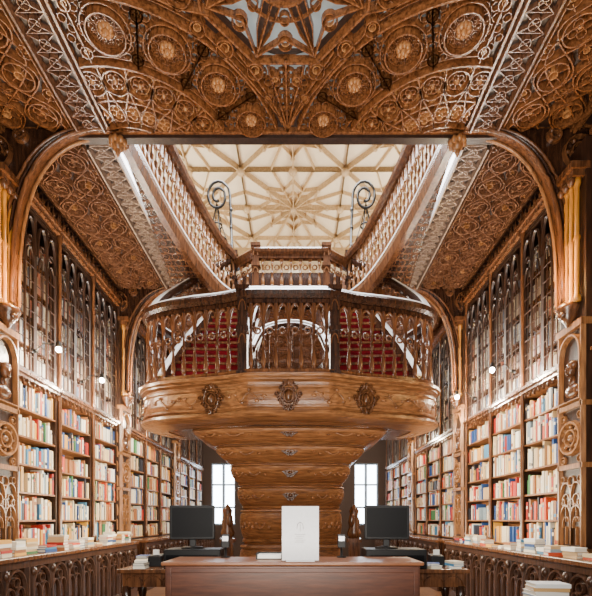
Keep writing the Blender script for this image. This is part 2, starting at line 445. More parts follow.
for i,s in enumerate((-1,1)):
    m=MB(); a,b=sorted((s*2.20,s*2.24)); m.box(a,b,5.55,9.05,ZC-.03,ZC+.04)
    struct(m.obj('trim_%d'%(i+1),[P_led]),'thin bright light strip along the gallery edge')
# upper vault
m=MB(); ZU=R(9.0); TU=lambda u,v,h:(u,v,ZU-h)
m.box(-4.0,4.0,4.0,14.5,ZU,ZU+.15,0)
S=2.667
CL=lambda u,v:abs(u)<4.01 and v<14.45 and v>4
for i in range(-1,2):
    for j in range(4):
        cx=i*S; cy=12.3-j*S; h=S/2
        for k in range(16):
            t=k*PI/8; rr=min(h/max(abs(math.cos(t)),1e-6),h/max(abs(math.sin(t)),1e-6))
            m.rib([(cx+rr*f*math.cos(t),cy+rr*f*math.sin(t)) for f in (0,.2,.4,.6,.8,1)],.045,.14 if k%2==0 else .09,TU,False,1,CL)
        for fa,fb in ((.72,.50),(.42,.30)):
            q=[]
            for k in range(16):
                t=k*PI/8; f=h*(fa if k%2==0 else fb); q.append((cx+f*math.cos(t),cy+f*math.sin(t)))
            m.rib(q,.034,.10,TU,True,1,CL)
        m.rib([(cx+h,cy+h),(cx-h,cy+h),(cx-h,cy-h),(cx+h,cy-h)],.05,.12,TU,True,1,CL)
        for k in range(8): m.ell((cx+h*.72*math.cos(k*PI/4),cy+h*.72*math.sin(k*PI/4),ZU-.11),(.06,.06,.06),6,4,1)
        for (a,b) in ((0,0),(h,h),(h,0),(0,h)): m.ell((cx+a,cy+b,ZU-.12),(.12,.12,.10),8,4,1)
for k in range(13):
    m.rib([(-4+k*.667,13.63),(-4+k*.667,14.4)],.03,.08,TU,False,1); 
    if k<12: m.rib([(-4+k*.667,13.63),(-3.667+k*.667,14.3),(-3.333+k*.667,13.63)],.028,.07,TU,False,1)
m.box(-4,4,14.2,14.4,ZU-.25,ZU,1)
for k in range(8): m.rib(pointed(-4+k,-3+k,ZU-.7,ZU-.25),.06,.06,lambda u,v,h:(u,14.35-h,v),False,1)
struct(m.obj('ceiling_upper',[P_gold,G_rib]),'cream gallery vault with gilded star ribs')

# ---------------- arches ----------------
def archcurve(n=24):
    out=[]
    for k in range(n+1):
        t=PI/2*k/n; out.append((2.1+1.32*math.cos(t)**.7 if k<n else 2.1, R(2.7)+2.16*math.sin(t)**.7))
    return out
def arch(Y,name):
    m=MB(); th=.16
    for s in (-1,1):
        c=archcurve(); n=len(c)
        for yy in (Y-th/2,Y+th/2):
            vs=[];fs=[]
            for x,z in c: vs.append((s*x,yy,z)); vs.append((s*3.93,yy,z)) 
            for k in range(n-1): fs.append((2*k,2*k+1,2*k+3,2*k+2))
            m.add(vs,fs,0)
        vs=[];fs=[]
        for x,z in c: vs.append((s*x,Y-th/2,z)); vs.append((s*x,Y+th/2,z))
        for k in range(n-1): fs.append((2*k,2*k+1,2*k+3,2*k+2))
        m.add(vs,fs,1)
        Tf=lambda u,v,h:(s*u,Y-th/2-h,v)
        m.tube([(s*x,Y-th/2-.01,z) for x,z in c],.026,6,False,1)
        m.tube([(s*(x+.06),Y-th/2-.01,z+.008) for x,z in c[:-1]],.018,6,False,0)
        m.tube([(s*(x+.11),Y-th/2-.015,z+.012) for x,z in c[:-1]],.022,6,False,1)
        m.tube([(s*(x-.02),Y+.03,z-.01) for x,z in c],.02,6,False,2)
        for (u,v,r) in ((3.62,R(4.55),.2),(3.66,R(4.08),.13),(3.3,R(4.76),.08)):
            m.ring(u,v,r,.035,.05,Tf,16,1); m.ring(u,v,r*.55,.03,.05,Tf,12,1)
            for k in range(6): a=k*PI/3; m.ell(Tf(u+r*.78*math.cos(a),v+r*.78*math.sin(a),.02),(.03,.03,.03),6,4,1)
        for k in range(6): m.ell((s*(3.7),Y-th/2,R(2.9)+k*.16),(.05,.03,.07),6,4,1)
    return struct(m.obj(name,[W_dark,W_mid,W_pil]),'dark carved wooden basket arch with rope moulding')
arch(5.42,'trim_3'); arch(9.05,'trim_4')
m=MB()
m.ell((0,0,-.06),(.09,.09,.1),10,6)
for k in range(8):
    a=k*PI/4; m.ell((.1*math.cos(a),.1*math.sin(a),-.02),(.05,.05,.06),6,4)
m.lathe([(-.24,.01),(-.2,.03),(-.15,.05),(-.1,.04)],0,0,0,1,8)
b0=tag(m.obj('carved_boss',[W_pil]),'carved wooden foliate boss under the ceiling edge','ceiling boss','bosses at the ceiling edge'); b0.location=(-2.13,5.40,R(4.75)); b0.scale=(.8,.8,.8)
for p in ((2.13,5.40),(-2.13,9.0),(2.13,9.0)):
    o=b0.copy(); COL.objects.link(o); o.location=(p[0],p[1],R(4.75))

# ---------------- pilasters ----------------
def pilaster():
    e=empty('carved_pilaster',(0,0,0),'carved wooden pilaster with niche relief and gilded colonnettes','pilaster','pilasters beneath the arches')
    TX=lambda u,v,h:(h,u,v)
    m=MB(); m.box(-.33,.0,-.24,.24,0,R(4.5),0); m.box(-.33,.05,-.245,.245,0,.25,0); m.box(-.33,.05,-.245,.245,1.10,1.16,1)
    m.box(-.33,.05,-.245,.245,R(.62),R(.68),1); m.box(-.33,.05,-.245,.245,R(1.35),R(1.41),1)
    m.box(-.33,.06,-.245,.245,R(2.3),R(2.38),1)
    for u in (-.215,.215): m.rib([(u,1.12),(u,R(2.3))],.05,.05,TX,False,1)
    for z in [R(2.45)+k*.22 for k in range(9)]: m.ring(-.0,z,.05,.02,.03,lambda u,v,h:(-.16+u*1.6,-.24-h,v),12,1)
    for z in [1.3+k*.3 for k in range(8)]: m.rib([(-.28,z)]+pointed(-.28,-.04,z+.16,z+.26)+[(-.04,z)],.02,.03,lambda u,v,h:(u,-.24-h,v),False,1)
    m.obj('shaft',[W_case,W_pil],e)
    m=MB()
    for z0 in (1.2,R(-.02)):
        for u in (-.2,0.0):
            m.rib([(u,z0)]+pointed(u,u+.2,z0+.28,z0+.48)+[(u+.2,z0)],.03,.035,TX)
            m.rib(pointed(u+.03,u+.17,z0+.2,z0+.34),.018,.03,TX); m.rib([(u+.1,z0),(u+.1,z0+.22)],.018,.03,TX)
        m.ring(0,z0+.5,.06,.02,.03,TX,10)
        for u in (-.16,.16): m.ring(u,z0+.52,.04,.018,.03,TX,10)
    m.obj('tracery_panel',[W_pil],e)
    m=MB(); m.ring(0,R(1.0),.19,.06,.06,TX,24); m.ring(0,R(1.0),.1,.04,.05,TX,16); m.ell((.02,0,R(1.0)),(.04,.05,.05),8,4)
    for k in range(8): a=k*PI/4; m.ell((.02,.14*math.cos(a),R(1.0)+.14*math.sin(a)),(.03,.025,.025),6,4)
    for su in (-1,1):
        for sv in (-1,1): m.ring(su*.16,R(1.0)+sv*.26,.045,.02,.03,TX,10); m.ell((.01,su*.16,R(1.0)+sv*.26),(.02,.02,.02),6,4)
    m.obj('roundel',[W_pil],e)
    m=MB()
    m.rib([(-.2,R(1.45))]+pointed(-.2,.2,R(1.95),R(2.25))+[(.2,R(1.45))],.05,.06,TX,True,1)
    m.ell((.0,0,R(1.58)),(.06,.14,.09),10,6); m.ell((.03,0,R(1.83)),(.06,.06,.09),10,6); m.ell((.02,.02,R(1.89)),(.06,.075,.06),10,6); m.ell((.085,0,R(1.82)),(.02,.014,.03),6,4); m.ell((.0,0,R(1.70)),(.045,.045,.07),8,5)
    m.ell((.07,0,R(1.765)),(.02,.025,.012),6,4)
    m.obj('portrait_relief',[W_mid,W_pil],e)
    m=MB(); m.lathe([(0,.02),(.06,.05),(.1,.09),(.16,.1),(.2,.14),(.24,.15)],.06,0,R(2.36),1,10)
    m.ell((.13,0,R(2.5)),(.06,.07,.05),8,4)
    m.obj('corbel',[W_mid],e)
    for u in (-.15,-.05,.05,.15):
        m=MB(); m.lathe([(0,.045),(.04,.045),(.06,.03),(.5,.028),(.52,.042),(.55,.028),(.93,.028),(.96,.045),(1,.048)],.05,u,R(2.6),1.45,8)
        m.obj('colonnette',[W_gold],e)
    m=MB(); m.box(-.05,.14,-.22,.22,R(4.05),R(4.12)); m.box(-.05,.18,-.25,.25,R(4.12),R(4.2))
    for u in (-.15,-.05,.05,.15): m.ell((.12,u,R(4.02)),(.05,.05,.06),6,4)
    m.obj('capital',[W_mid],e)
    return e
p0=pilaster(); p0.location=(-3.5,5.29,0)
copytree(p0,(3.5,5.27,0),PI); copytree(p0,(-3.55,9.11,0),0); copytree(p0,(3.55,9.11,0),PI)
copytree(p0,(-3.58,13.1,0),0); copytree(p0,(3.58,13.1,0),PI)

# ---------------- bookcases ----------------
ROWS=[1.12+i*.383 for i in range(6)]; UROWS=[3.53,3.95,4.37,4.79,5.21]
HW=.54
def bay():
    e=empty('bookcase',(0,0,0),'tall dark gothic wooden bookcase with open shelves and glazed upper doors','bookcase','bookcases along the walls')
    TX=lambda u,v,h:(h,u,v)
    m=MB(); m.box(-.32,0,-HW,-HW+.03,0,5.9); m.box(-.32,0,HW-.03,HW,0,5.9); m.box(-.32,-.30,-HW+.03,HW-.03,0,3.4,1); m.box(-.32,-.30,-HW+.03,HW-.03,3.4,5.9)
    m.box(-.30,-.02,-HW+.03,HW-.03,0,1.08); m.box(-.30,0,-HW+.03,HW-.03,5.86,5.9)
    m.obj('carcass',[W_case,W_shelf],e)
    m=MB(); m.box(-.30,.05,-HW,HW,3.42,3.47); m.box(-.3,.08,-HW,HW,3.47,3.51)
    for k in range(9):
        u0=-HW+.0+k*2*HW/9; m.rib([(u0,3.34)]+pointed(u0,u0+2*HW/9,3.36,3.43)[1:-1]+[(u0+2*HW/9,3.34)],.015,.03,TX)
    m.obj('cornice',[W_mid],e)
    m=MB(); m.box(-.32,.06,-HW,HW,5.9,5.97); m.box(-.32,.09,-HW,HW,5.97,6.03)
    for k in range(8):
        u=-HW+(k+.5)*2*HW/8; m.lathe([(0,.02),(.04,.035),(.08,.015),(.16,.004)],.06,u,6.03,1,6)
    m.obj('top_cornice',[W_mid],e)
    for z in ROWS+[3.40]:
        m=MB(); m.box(-.30,-.005,-HW+.03,HW-.03,z-.026,z-.002); m.obj('shelf',[W_shelf],e)
    for z in UROWS[1:]:
        m=MB(); m.box(-.30,-.06,-HW+.03,HW-.03,z-.022,z-.002); m.obj('shelf',[W_mid],e)
    m=MB(); m.lathe([(0,.05),(.02,.05),(.03,.030),(.45,.027),(.47,.04),(.49,.025),(.9,.024),(.92,.045),(.94,.03),(1,.005)],.02,-HW+.035,1.1,5.2,8)
    m.obj('colonnette',[W_mid],e)
    for u0 in (-HW+.03,0.0):
        w=HW-.03; m=MB(); z0,z1=3.53,5.84
        m.box(-.035,0,u0,u0+.035,z0,z1); m.box(-.035,0,u0+w-.035,u0+w,z0,z1); m.box(-.035,0,u0+.035,u0+w-.035,z0,z0+.06); m.box(-.035,0,u0+.035,u0+w-.035,z1-.05,z1)
        um=u0+w/2
        for a,b in ((u0+.03,um),(um,u0+w-.03)):
            m.rib(pointed(a,b,5.25,5.72),.035,.03,TX)
            m.rib(pointed(a+.03,b-.03,5.05,5.3),.018,.02,TX)
            m.ring((a+b)/2,5.42,.045,.016,.02,TX,10)
            m.rib([((a+b)/2,z0+.05),((a+b)/2,5.25)],.01,.014,TX)
        m.rib([(um,z0+.05),(um,5.8)],.03,.025,TX)
        m.ring(um,5.72,.05,.018,.02,TX,10)
        for j in range(1,8): z=z0+.05+j*.21; m.rib([(u0+.03,z),(u0+w-.03,z)],.010,.014,TX)
        d=m.obj('door',[W_case],e)
        m=MB(); m.add([(-.018,u0+.035,z0+.06),(-.018,u0+w-.035,z0+.06),(-.018,u0+w-.035,z1-.05),(-.018,u0+.035,z1-.05)],[(0,1,2,3)])
        m.obj('glass',[M_glass],d,False)
    return e
e0=bay(); e0.location=(-3.6,4.45,0)
BY=[6.11,7.21,8.31,9.92,11.02,12.12,14.05,15.15,16.25]
copytree(e0,(3.6,4.45,0),PI)
for y in BY:
    copytree(e0,(-3.6,y,0),0); copytree(e0,(3.6,y,0),PI)

# ---------------- books ----------------
PAL=[((.76,.66,.48),7),((.84,.80,.70),7),((.60,.40,.20),5),((.38,.15,.05),5),((.38,.02,.012),4),((.025,.08,.26),4),((.07,.24,.42),2),((.02,.02,.03),5),((.72,.36,.05),3),((.05,.17,.06),2),((.60,.07,.02),3),((.70,.54,.30),5),((.28,.36,.42),2)]
FL=[c for c,w in PAL for _ in range(w)]
def rc():
    c=random.choice(FL); k=random.uniform(.75,1.1); return tuple(min(.92,x*k) for x in c)
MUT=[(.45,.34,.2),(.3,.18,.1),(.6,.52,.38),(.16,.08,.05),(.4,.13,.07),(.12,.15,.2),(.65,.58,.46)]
CR=(.75,.70,.6)
def bookgeo(m,s,y0,y1,z0,z1,dep,fx=3.635,col=None):
    c=col or rc(); l=rc() if (random.random()<.6 and not col) else c
    a=s*fx; b=s*(fx+dep); za=z0+(z1-z0)*random.choice((.6,.7,.15)); zb=za+(z1-z0)*.16
    vs=[(a,y0,z0),(a,y1,z0),(a,y1,za),(a,y0,za),(a,y1,zb),(a,y0,zb),(a,y1,z1),(a,y0,z1),(b,y0,z0),(b,y1,z0),(b,y1,z1),(b,y0,z1)]
    m.add(vs,[(0,1,2,3),(3,2,4,5),(5,4,6,7),(7,6,10,11),(0,7,11,8),(1,9,10,6),(0,8,9,1),(8,11,10,9)],0,False,[c,l,c,CR,c,c,c,CR])
def row(y0,y1):
    y=y0; run=None; left=0
    while True:
        if left<=0:
            run=rc() if random.random()<.25 else None; left=random.randint(3,8)
        left-=1
        t=random.uniform(.016,.052)
        if y+t>y1: break
        if random.random()<.012: y+=random.uniform(.03,.1); continue
        yield y,min(y+t-.001,y1),run; y+=t
stuff=MB(); cnt=0
for s in (-1,1):
    for bi,yc in enumerate(BY):
        for ri,z in enumerate(ROWS+UROWS):
            up=ri>=6; H=.315 if not up else .33
            base=random.uniform(.62,.92)*H
            if bi==0 and not up:
                y=yc-HW+.04
                while y<yc+HW-.09:
                    t=random.uniform(.026,.054); m=MB(); h=min(.345,base*random.uniform(.78,1.35)+.03)
                    if random.random()<.02: y+=.05; continue
                    bookgeo(m,s,y,y+t-.001,z,z+h,random.uniform(.15,.2),3.62+random.uniform(-.012,.02))
                    o=m.obj('book',[M_book]); 
                    cx,cy=s*3.7,y+t/2
                    for v in o.data.vertices: v.co-=Vector((cx,cy,z))
                    o.location=(cx,cy,z)
                    tag(o,'upright book standing in a row on the bookcase shelf','book','books on the wall shelves'); cnt+=1
                    y+=t
            else:
                for a,b,run in row(yc-HW+.04,yc+HW-.04):
                    h=min(.345 if not up else .36,base*random.uniform(.78,1.35)+.03)
                    if run and not up: h=min(.345,base*1.1)
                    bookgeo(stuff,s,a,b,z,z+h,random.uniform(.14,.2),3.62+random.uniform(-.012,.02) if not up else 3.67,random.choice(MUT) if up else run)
o=stuff.obj('shelved_books',[M_book]); tag(o,'dense rows of pale and coloured books filling the bookcases','books',None,'stuff')

# ---------------- benches ----------------
BT=R(-.42)
def bench():
    e=empty('display_bench',(0,0,0),'carved dark wooden display bench with pointed-arch front along the bookcases','bench','display benches along the bookcases')
    L=.845
    m=MB(); m.box(.18,.5,-L,L,0,BT-.06); m.obj('body',[W_dark],e)
    m=MB(); m.box(.17,.57,-L-.003,L+.003,BT-.06,BT); m.obj('worktop',[W_mid],e,True,.012)
    m=MB(); T2=lambda u,v,h:(.5+h,u,v)
    m.box(.5,.54,-L,L,0,.16); m.box(.5,.53,-L,L,BT-.14,BT-.06)
    n=4; La=L-.04
    for k in range(n):
        u0=-La+k*2*La/n; u1=u0+2*La/n; um=(u0+u1)/2
        m.rib([(u0,.16),(u0,BT-.14)],.07,.045,T2); 
        m.rib(pointed(u0+.02,u1-.02,.62,.92),.045,.035,T2)
        m.rib(pointed(u0+.03,um,.5,.72),.03,.025,T2); m.rib(pointed(um,u1-.03,.5,.72),.03,.025,T2)
        m.rib([(um,.16),(um,.6)],.03,.025,T2); m.ring(um,.78,.055,.022,.03,T2,12)
        m.ell((.54,u0,BT-.2),(.04,.04,.06),8,4)
    m.rib([(La,.16),(La,BT-.14)],.06,.045,T2)
    m.obj('arcade_front',[W_ben],e)
    return e
bn=bench(); bn.location=(-3.6,4.3,0)
BEN=[4.3,6.0,7.7,9.9,11.6,13.8,15.5]
for i,y in enumerate(BEN):
    if i: copytree(bn,(-3.6,y,0),0)
    copytree(bn,(3.6,y,0),PI)
PALE=[(.85,.83,.78),(.8,.78,.74),(.72,.7,.68),(.8,.72,.55),(.35,.42,.5)]
def flatbook(x,y,z,w,l,t,rz,lab,grp,c=None):
    m=MB(); c=c or (rc() if random.random()<.85 else random.choice(PALE))
    m.box(-w/2,w/2,-l/2,l/2,0,t*.14,0,c); m.box(-w/2,w/2,-l/2,l/2,t*.86,t,0,c)
    m.box(-w/2,-w/2+.006,-l/2,l/2,t*.14,t*.86,0,c); m.box(-w/2+.006,w/2-.006,-l/2+.006,l/2-.006,t*.14,t*.86,0,CR)
    o=m.obj('book',[M_book]); o.location=(x,y,z); o.rotation_euler=(0,0,rz); tag(o,lab,'book',grp); return o
for s in (-1,1):
    y=4.5
    while y<8.4:
        n=random.choice((2,3,4,5,6) if s<0 else (1,2,3,3,5)); z=BT; x=s*random.uniform(3.16,3.26)
        r=random.choice((PI if s>0 else PI,0,PI/2))+random.uniform(-.1,.1)
        if s<0: r=random.choice((PI,PI/2,PI))+random.uniform(-.1,.1)
        else: r=random.choice((0,PI/2,0))+random.uniform(-.1,.1)
        for k in range(n):
            t=random.uniform(.022,.045)
            flatbook(x+random.uniform(-.01,.01),y+random.uniform(-.01,.01),z,.15,.215,t,r+random.uniform(-.08,.08),'book lying flat in a pile on the bench','piled books on the display benches'); z+=t+.0005
        y+=random.uniform(.25,.31)

# ---------------- staircase ----------------
st=empty('staircase',(0,8.4,0),'sculpted double wooden staircase with bowed landing, crimson treads and carved underside','staircase')
half=[(0,5.97),(.5,5.97),(.68,6.02),(.95,6.12),(1.4,6.22),(1.85,6.36),(2.12,6.54),(2.22,6.82),(2.15,7.15),(2.05,7.4)]
plan=[(-x,y,0) for x,y in half[::-1][:-1]]+[(x,y,0) for x,y in half]
path=smooth(plan,81)
def at(z): return [Vector((p.x,p.y,z)) for p in path]
FT=R(1.98)
m=MB()
prof=[(-.25,.04),(.10,.04),(.14,.02),(.14,-.02),(.10,-.035),(.10,-.055),(.045,-.075),(.04,-.11),(.075,-.125),(.075,-.15),(.055,-.165),(.065,-.25),(.068,-.33),(.055,-.39),(.075,-.405),(.075,-.43),(.04,-.445),(.045,-.465),(.10,-.48),(.11,-.52),(.07,-.55),(-.02,-.57),(-.3,-.59)]
m.sweep(at(FT),prof,0,False,False)
m.obj('landing_fascia',[W_fas],st)
m=MB()
P=[Vector((p.x*.93,p.y+.12,FT+.03)) for p in path]; m.add(P,[tuple(range(len(P)))],0); m.obj('landing_floor',[W_mid],st)
m=MB()
P=[Vector((p.x*.93,p.y+.12,FT-.58)) for p in path]; m.add(P,[tuple(range(len(P)))],0); m.obj('landing_soffit',[W_mid],st)
def normal_at(i):
    a=path[max(0,i-1)];b=path[min(80,i+1)];t=(b-a).normalized();return Vector((t.y,-t.x,0))
for a,b in ((2,12),(14,23),(29,36),(44,51),(57,66),(68,78)):
    m=MB(); n=(b-a)*4; pts=[]
    for k in range(n+1):
        f=a+(b-a)*k/n; i=int(min(f,79)); p=path[i].lerp(path[i+1],f-i); nn=normal_at(i); q=p+nn*.07
        pts.append(Vector((q.x,q.y,FT-.28+.06*math.sin(k/n*PI*4))))
    m.tube(pts,.011,5)
    for k in range(2,n,5):
        p=pts[k]; m.ell((p.x,p.y,p.z+(.035 if k%2 else -.035)),(.035,.02,.022),6,4)
    m.obj('fascia_scroll',[W_fas],st)
def cart():
    m=MB(); TY=lambda u,v,h:(u,-h,v)
    m.ell((0,-.02,0),(.055,.05,.075),10,6)
    m.ring(0,0,.085,.03,.06,TY,16)
    for sx in (-1,1):
        for (u,v,r) in ((.1,.09,.05),(.11,-.07,.055),(.05,.16,.04),(.05,-.16,.045),(.17,.01,.045)):
            sp=[(sx*(u+r*(1-t/14)*math.cos(t*.8)),v+r*(1-t/14)*math.sin(t*.8)) for t in range(12)]
            m.rib(sp,.024,.06,TY)
        m.tube([(sx*.03,-.03,-.2),(sx*.08,-.04,-.14),(sx*.13,-.04,-.02),(sx*.1,-.04,.1),(sx*.02,-.03,.19)],.016,5)
    m.ell((0,-.03,.17),(.03,.035,.05),8,5); m.ell((0,-.03,-.17),(.025,.035,.05),8,5)
    return m
ca=cart().obj('carved_cartouche',[W_mid],st,False)
def addcart(first,loc,rz,sc):
    o=ca if first else ca.copy()
    if not first: COL.objects.link(o); o.parent=st
    o.location=Vector(loc)-st.location; o.rotation_euler=(0,0,rz); o.scale=sc
for n_,i in enumerate((40,26,54)):
    nn=normal_at(i); p=path[i]+nn*.07; addcart(n_==0,(p.x,p.y,FT-.28),math.atan2(nn.y,nn.x)+PI/2,(.9,1,1.05))
BAL=[(0,.042),(.03,.042),(.045,.022),(.08,.03),(.14,.036),(.22,.03),(.30,.02),(.4,.017),(.43,.03),(.46,.017),(.66,.016),(.69,.028),(.72,.018),(.86,.018),(.9,.03),(1,.034)]
def mk(mat):
    b=MB(); b.lathe(BAL,0,0,0,1,8); t=b.obj('baluster_tmp',[mat]); me=t.data; me.name='baluster'; bpy.data.objects.remove(t); return me
balm=mk(W_bal); balm2=mk(W_pil); balm3=mk(W_mid)
def baluster(p,h,par,me=None):
    o=bpy.data.objects.new('baluster',me or balm); COL.objects.link(o)
    o.parent=par; o.location=Vector(p)-par.location; o.scale=(1,1,h); return o
RAILP=[(-.09,-.03),(-.1,.02),(-.07,.06),(-.02,.085),(.02,.085),(.07,.06),(.1,.02),(.09,-.03),(.05,-.07),(-.05,-.07)]
CAPP=[(-.05,-.008),(.05,-.008),(.035,.014),(-.035,.014)]
def arcade(m,pts,h0,h1,r=.022,ring=True,mat=0):
    for p,q in zip(pts[:-1],pts[1:]):
        p=Vector(p);q=Vector(q); d=q-p
        m.tube([p+d*u+Vector((0,0,v)) for u,v in pointed(0,1,h0,h1,5)],r,5,False,mat)
        c=p+d*.5; dn=Vector((d.x,d.y,0)).normalized()
        if ring:
            w=min(.045,d.length*.25)
            m.tube([c+dn*w*math.cos(a)+Vector((0,0,h0-.03+w*math.sin(a))) for a in [k*PI/4 for k in range(8)]],r*.6,4,True,mat)
rail=at(R(3.13))
m=MB(); m.sweep(rail,RAILP); m.sweep([p-Vector((0,0,.11)) for p in rail],[(-.04,-.02),(.04,-.02),(.04,.03),(-.04,.03)])
m.obj('handrail',[W_dark],st)
m=MB(); m.sweep([p+Vector((0,0,.085)) for p in rail],CAPP); m.obj('handrail_highlight',[P_cream],st)  # pale strip painting in the highlight along the glossy rail top
m=MB(); m.sweep(at(FT+.04),[(-.07,0),(.07,0),(.06,.06),(-.06,.06)]); m.obj('bottom_rail',[W_mid],st)
bp=resample(path,37)
for i,p in enumerate(bp):
    baluster((p.x,p.y,FT+.09),R(3.06)-FT-.09,st)
m=MB(); arcade(m,[(p.x,p.y,0) for p in bp],R(2.66),R(3.0),.026); m.obj('balustrade_arcade',[W_bal],st)
def newel(x,y,z0,z1,w=.085,par=st,cap=True,mats=None):
    m=MB(); m.box(x-w,x+w,y-w,y+w,z0,z1-.06)
    for f in (.0,.5,.88):
        z=z0+(z1-z0)*f; m.box(x-w-.02,x+w+.02,y-w-.02,y+w+.02,z,z+.06)
    Ty=lambda u,v,h:(x+u,y-w-h,v)
    m.rib(pointed(-w*.7,w*.7,z0+(z1-z0)*.72,z0+(z1-z0)*.84),.02,.02,Ty,False,1); m.rib(pointed(-w*.7,w*.7,z0+(z1-z0)*.35,z0+(z1-z0)*.46),.02,.02,Ty,False,1)
    m.box(x-w-.03,x+w+.03,y-w-.03,y+w+.03,z1-.06,z1)
    if cap: m.lathe([(0,.08),(.03,.1),(.07,.06),(.12,.07),(.18,.03),(.22,.005)],x,y,z1,1,8)
    return m.obj('newel_post',mats or [W_dark,W_mid],par)
newel(-.64,6.0,FT+.02,R(3.24),.065,cap=False); newel(.64,6.0,FT+.02,R(3.24),.065,cap=False)
# underside : moulded tiers stepping back to the stem
bands=[(1.39,6.5,1.46),(1.17,6.78,1.16),(.91,7.06,.96),(.57,7.38,.88),(.18,7.66,.86),(-.465,7.95,.90),(-1.5,8.05,.95)]
TP=[(0,.075),(.04,.085),(.05,.055),(.09,.055),(.10,.075),(.2,.088),(.34,.092),(.48,.085),(.62,.068),(.74,.045),(.82,.022),(.84,.04),(.91,.04),(.93,.01),(1,0)]
m=MB(); seg=48
def arcpt(x_t,w,yf):
    a=PI*x_t; x=w*(-1 if math.cos(a)>0 else 1)*abs(math.cos(a))**.72
    return x,yf+.36*(1-math.sin(a)**.8)
for b in range(len(bands)-1):
    z0,y0,w0=bands[b]; z1,y1,w1=bands[b+1]
    rowsv=[]
    for k,(t,bul) in enumerate(TP):
        z=z0+(z1-z0)*t; yf=y0+(y1-y0)*t-1.5*bul; w=w0+(w1-w0)*t**1.4+.8*bul
        r_=[]
        for j in range(seg+1):
            x,y=arcpt(j/seg,w,yf)
            if j in (0,seg): y+=.9
            r_.append((x,y,R(z)))
        rowsv.append(r_)
    for g0,g1 in [(0,1),(1,2),(2,3),(3,4),(4,10),(10,11),(11,12),(12,13),(13,14)]:
        vs=[];fs=[]
        for k in range(g0,g1+1): vs+=rowsv[k]
        for i in range(g1-g0):
            for j in range(seg): fs.append((i*(seg+1)+j,(i+1)*(seg+1)+j,(i+1)*(seg+1)+j+1,i*(seg+1)+j+1))
        m.add(vs,fs,0,True)
m.obj('carved_underside',[W_und,W_mid],st)
for b in range(0,5):
    z0,y0,w0=bands[b]; z1,y1,w1=bands[b+1]; tt=.38; zc=R(z0+(z1-z0)*tt); h=abs(z1-z0)*.2; wm=w0+(w1-w0)*tt**1.4+.074; yc=y0+(y1-y0)*tt-.138
    for sx in (-1,1):
        m=MB(); pts=[]
        for k in range(41):
            f=.5+sx*(.06+.32*k/40); x,y=arcpt(f,wm,yc); pts.append((x,y,zc+h*.7*math.sin(k/40*PI*5)))
        m.tube(pts,.014,5)
        for k in range(4,40,4): p=pts[k]; m.ell((p[0],p[1],zc-h*.5*math.sin(k/40*PI*5)),(.035,.02,h*.3),6,4)
        m.obj('relief_scroll',[W_und],st)
    addcart(False,(0,yc,zc),0,(.6,.5,h/.17))
for s in (-1,1):
    m=MB(); x=s*1.14; y=7.75
    m.box(x-.09,x+.09,y-.09,y+.09,0,R(-.35)); m.box(x-.12,x+.12,y-.12,y+.12,R(-.4),R(-.33))
    m.lathe([(0,.1),(.1,.13),(.2,.09),(.3,.11),(.4,.07),(.5,.09),(.56,.05),(.62,.01)],x,y,R(-.33),1,10)
    m.ell((x-s*.05,y-.08,R(0)),(.06,.06,.13),8,6)
    m.obj('newel_post',[W_mid],st)
NST=14
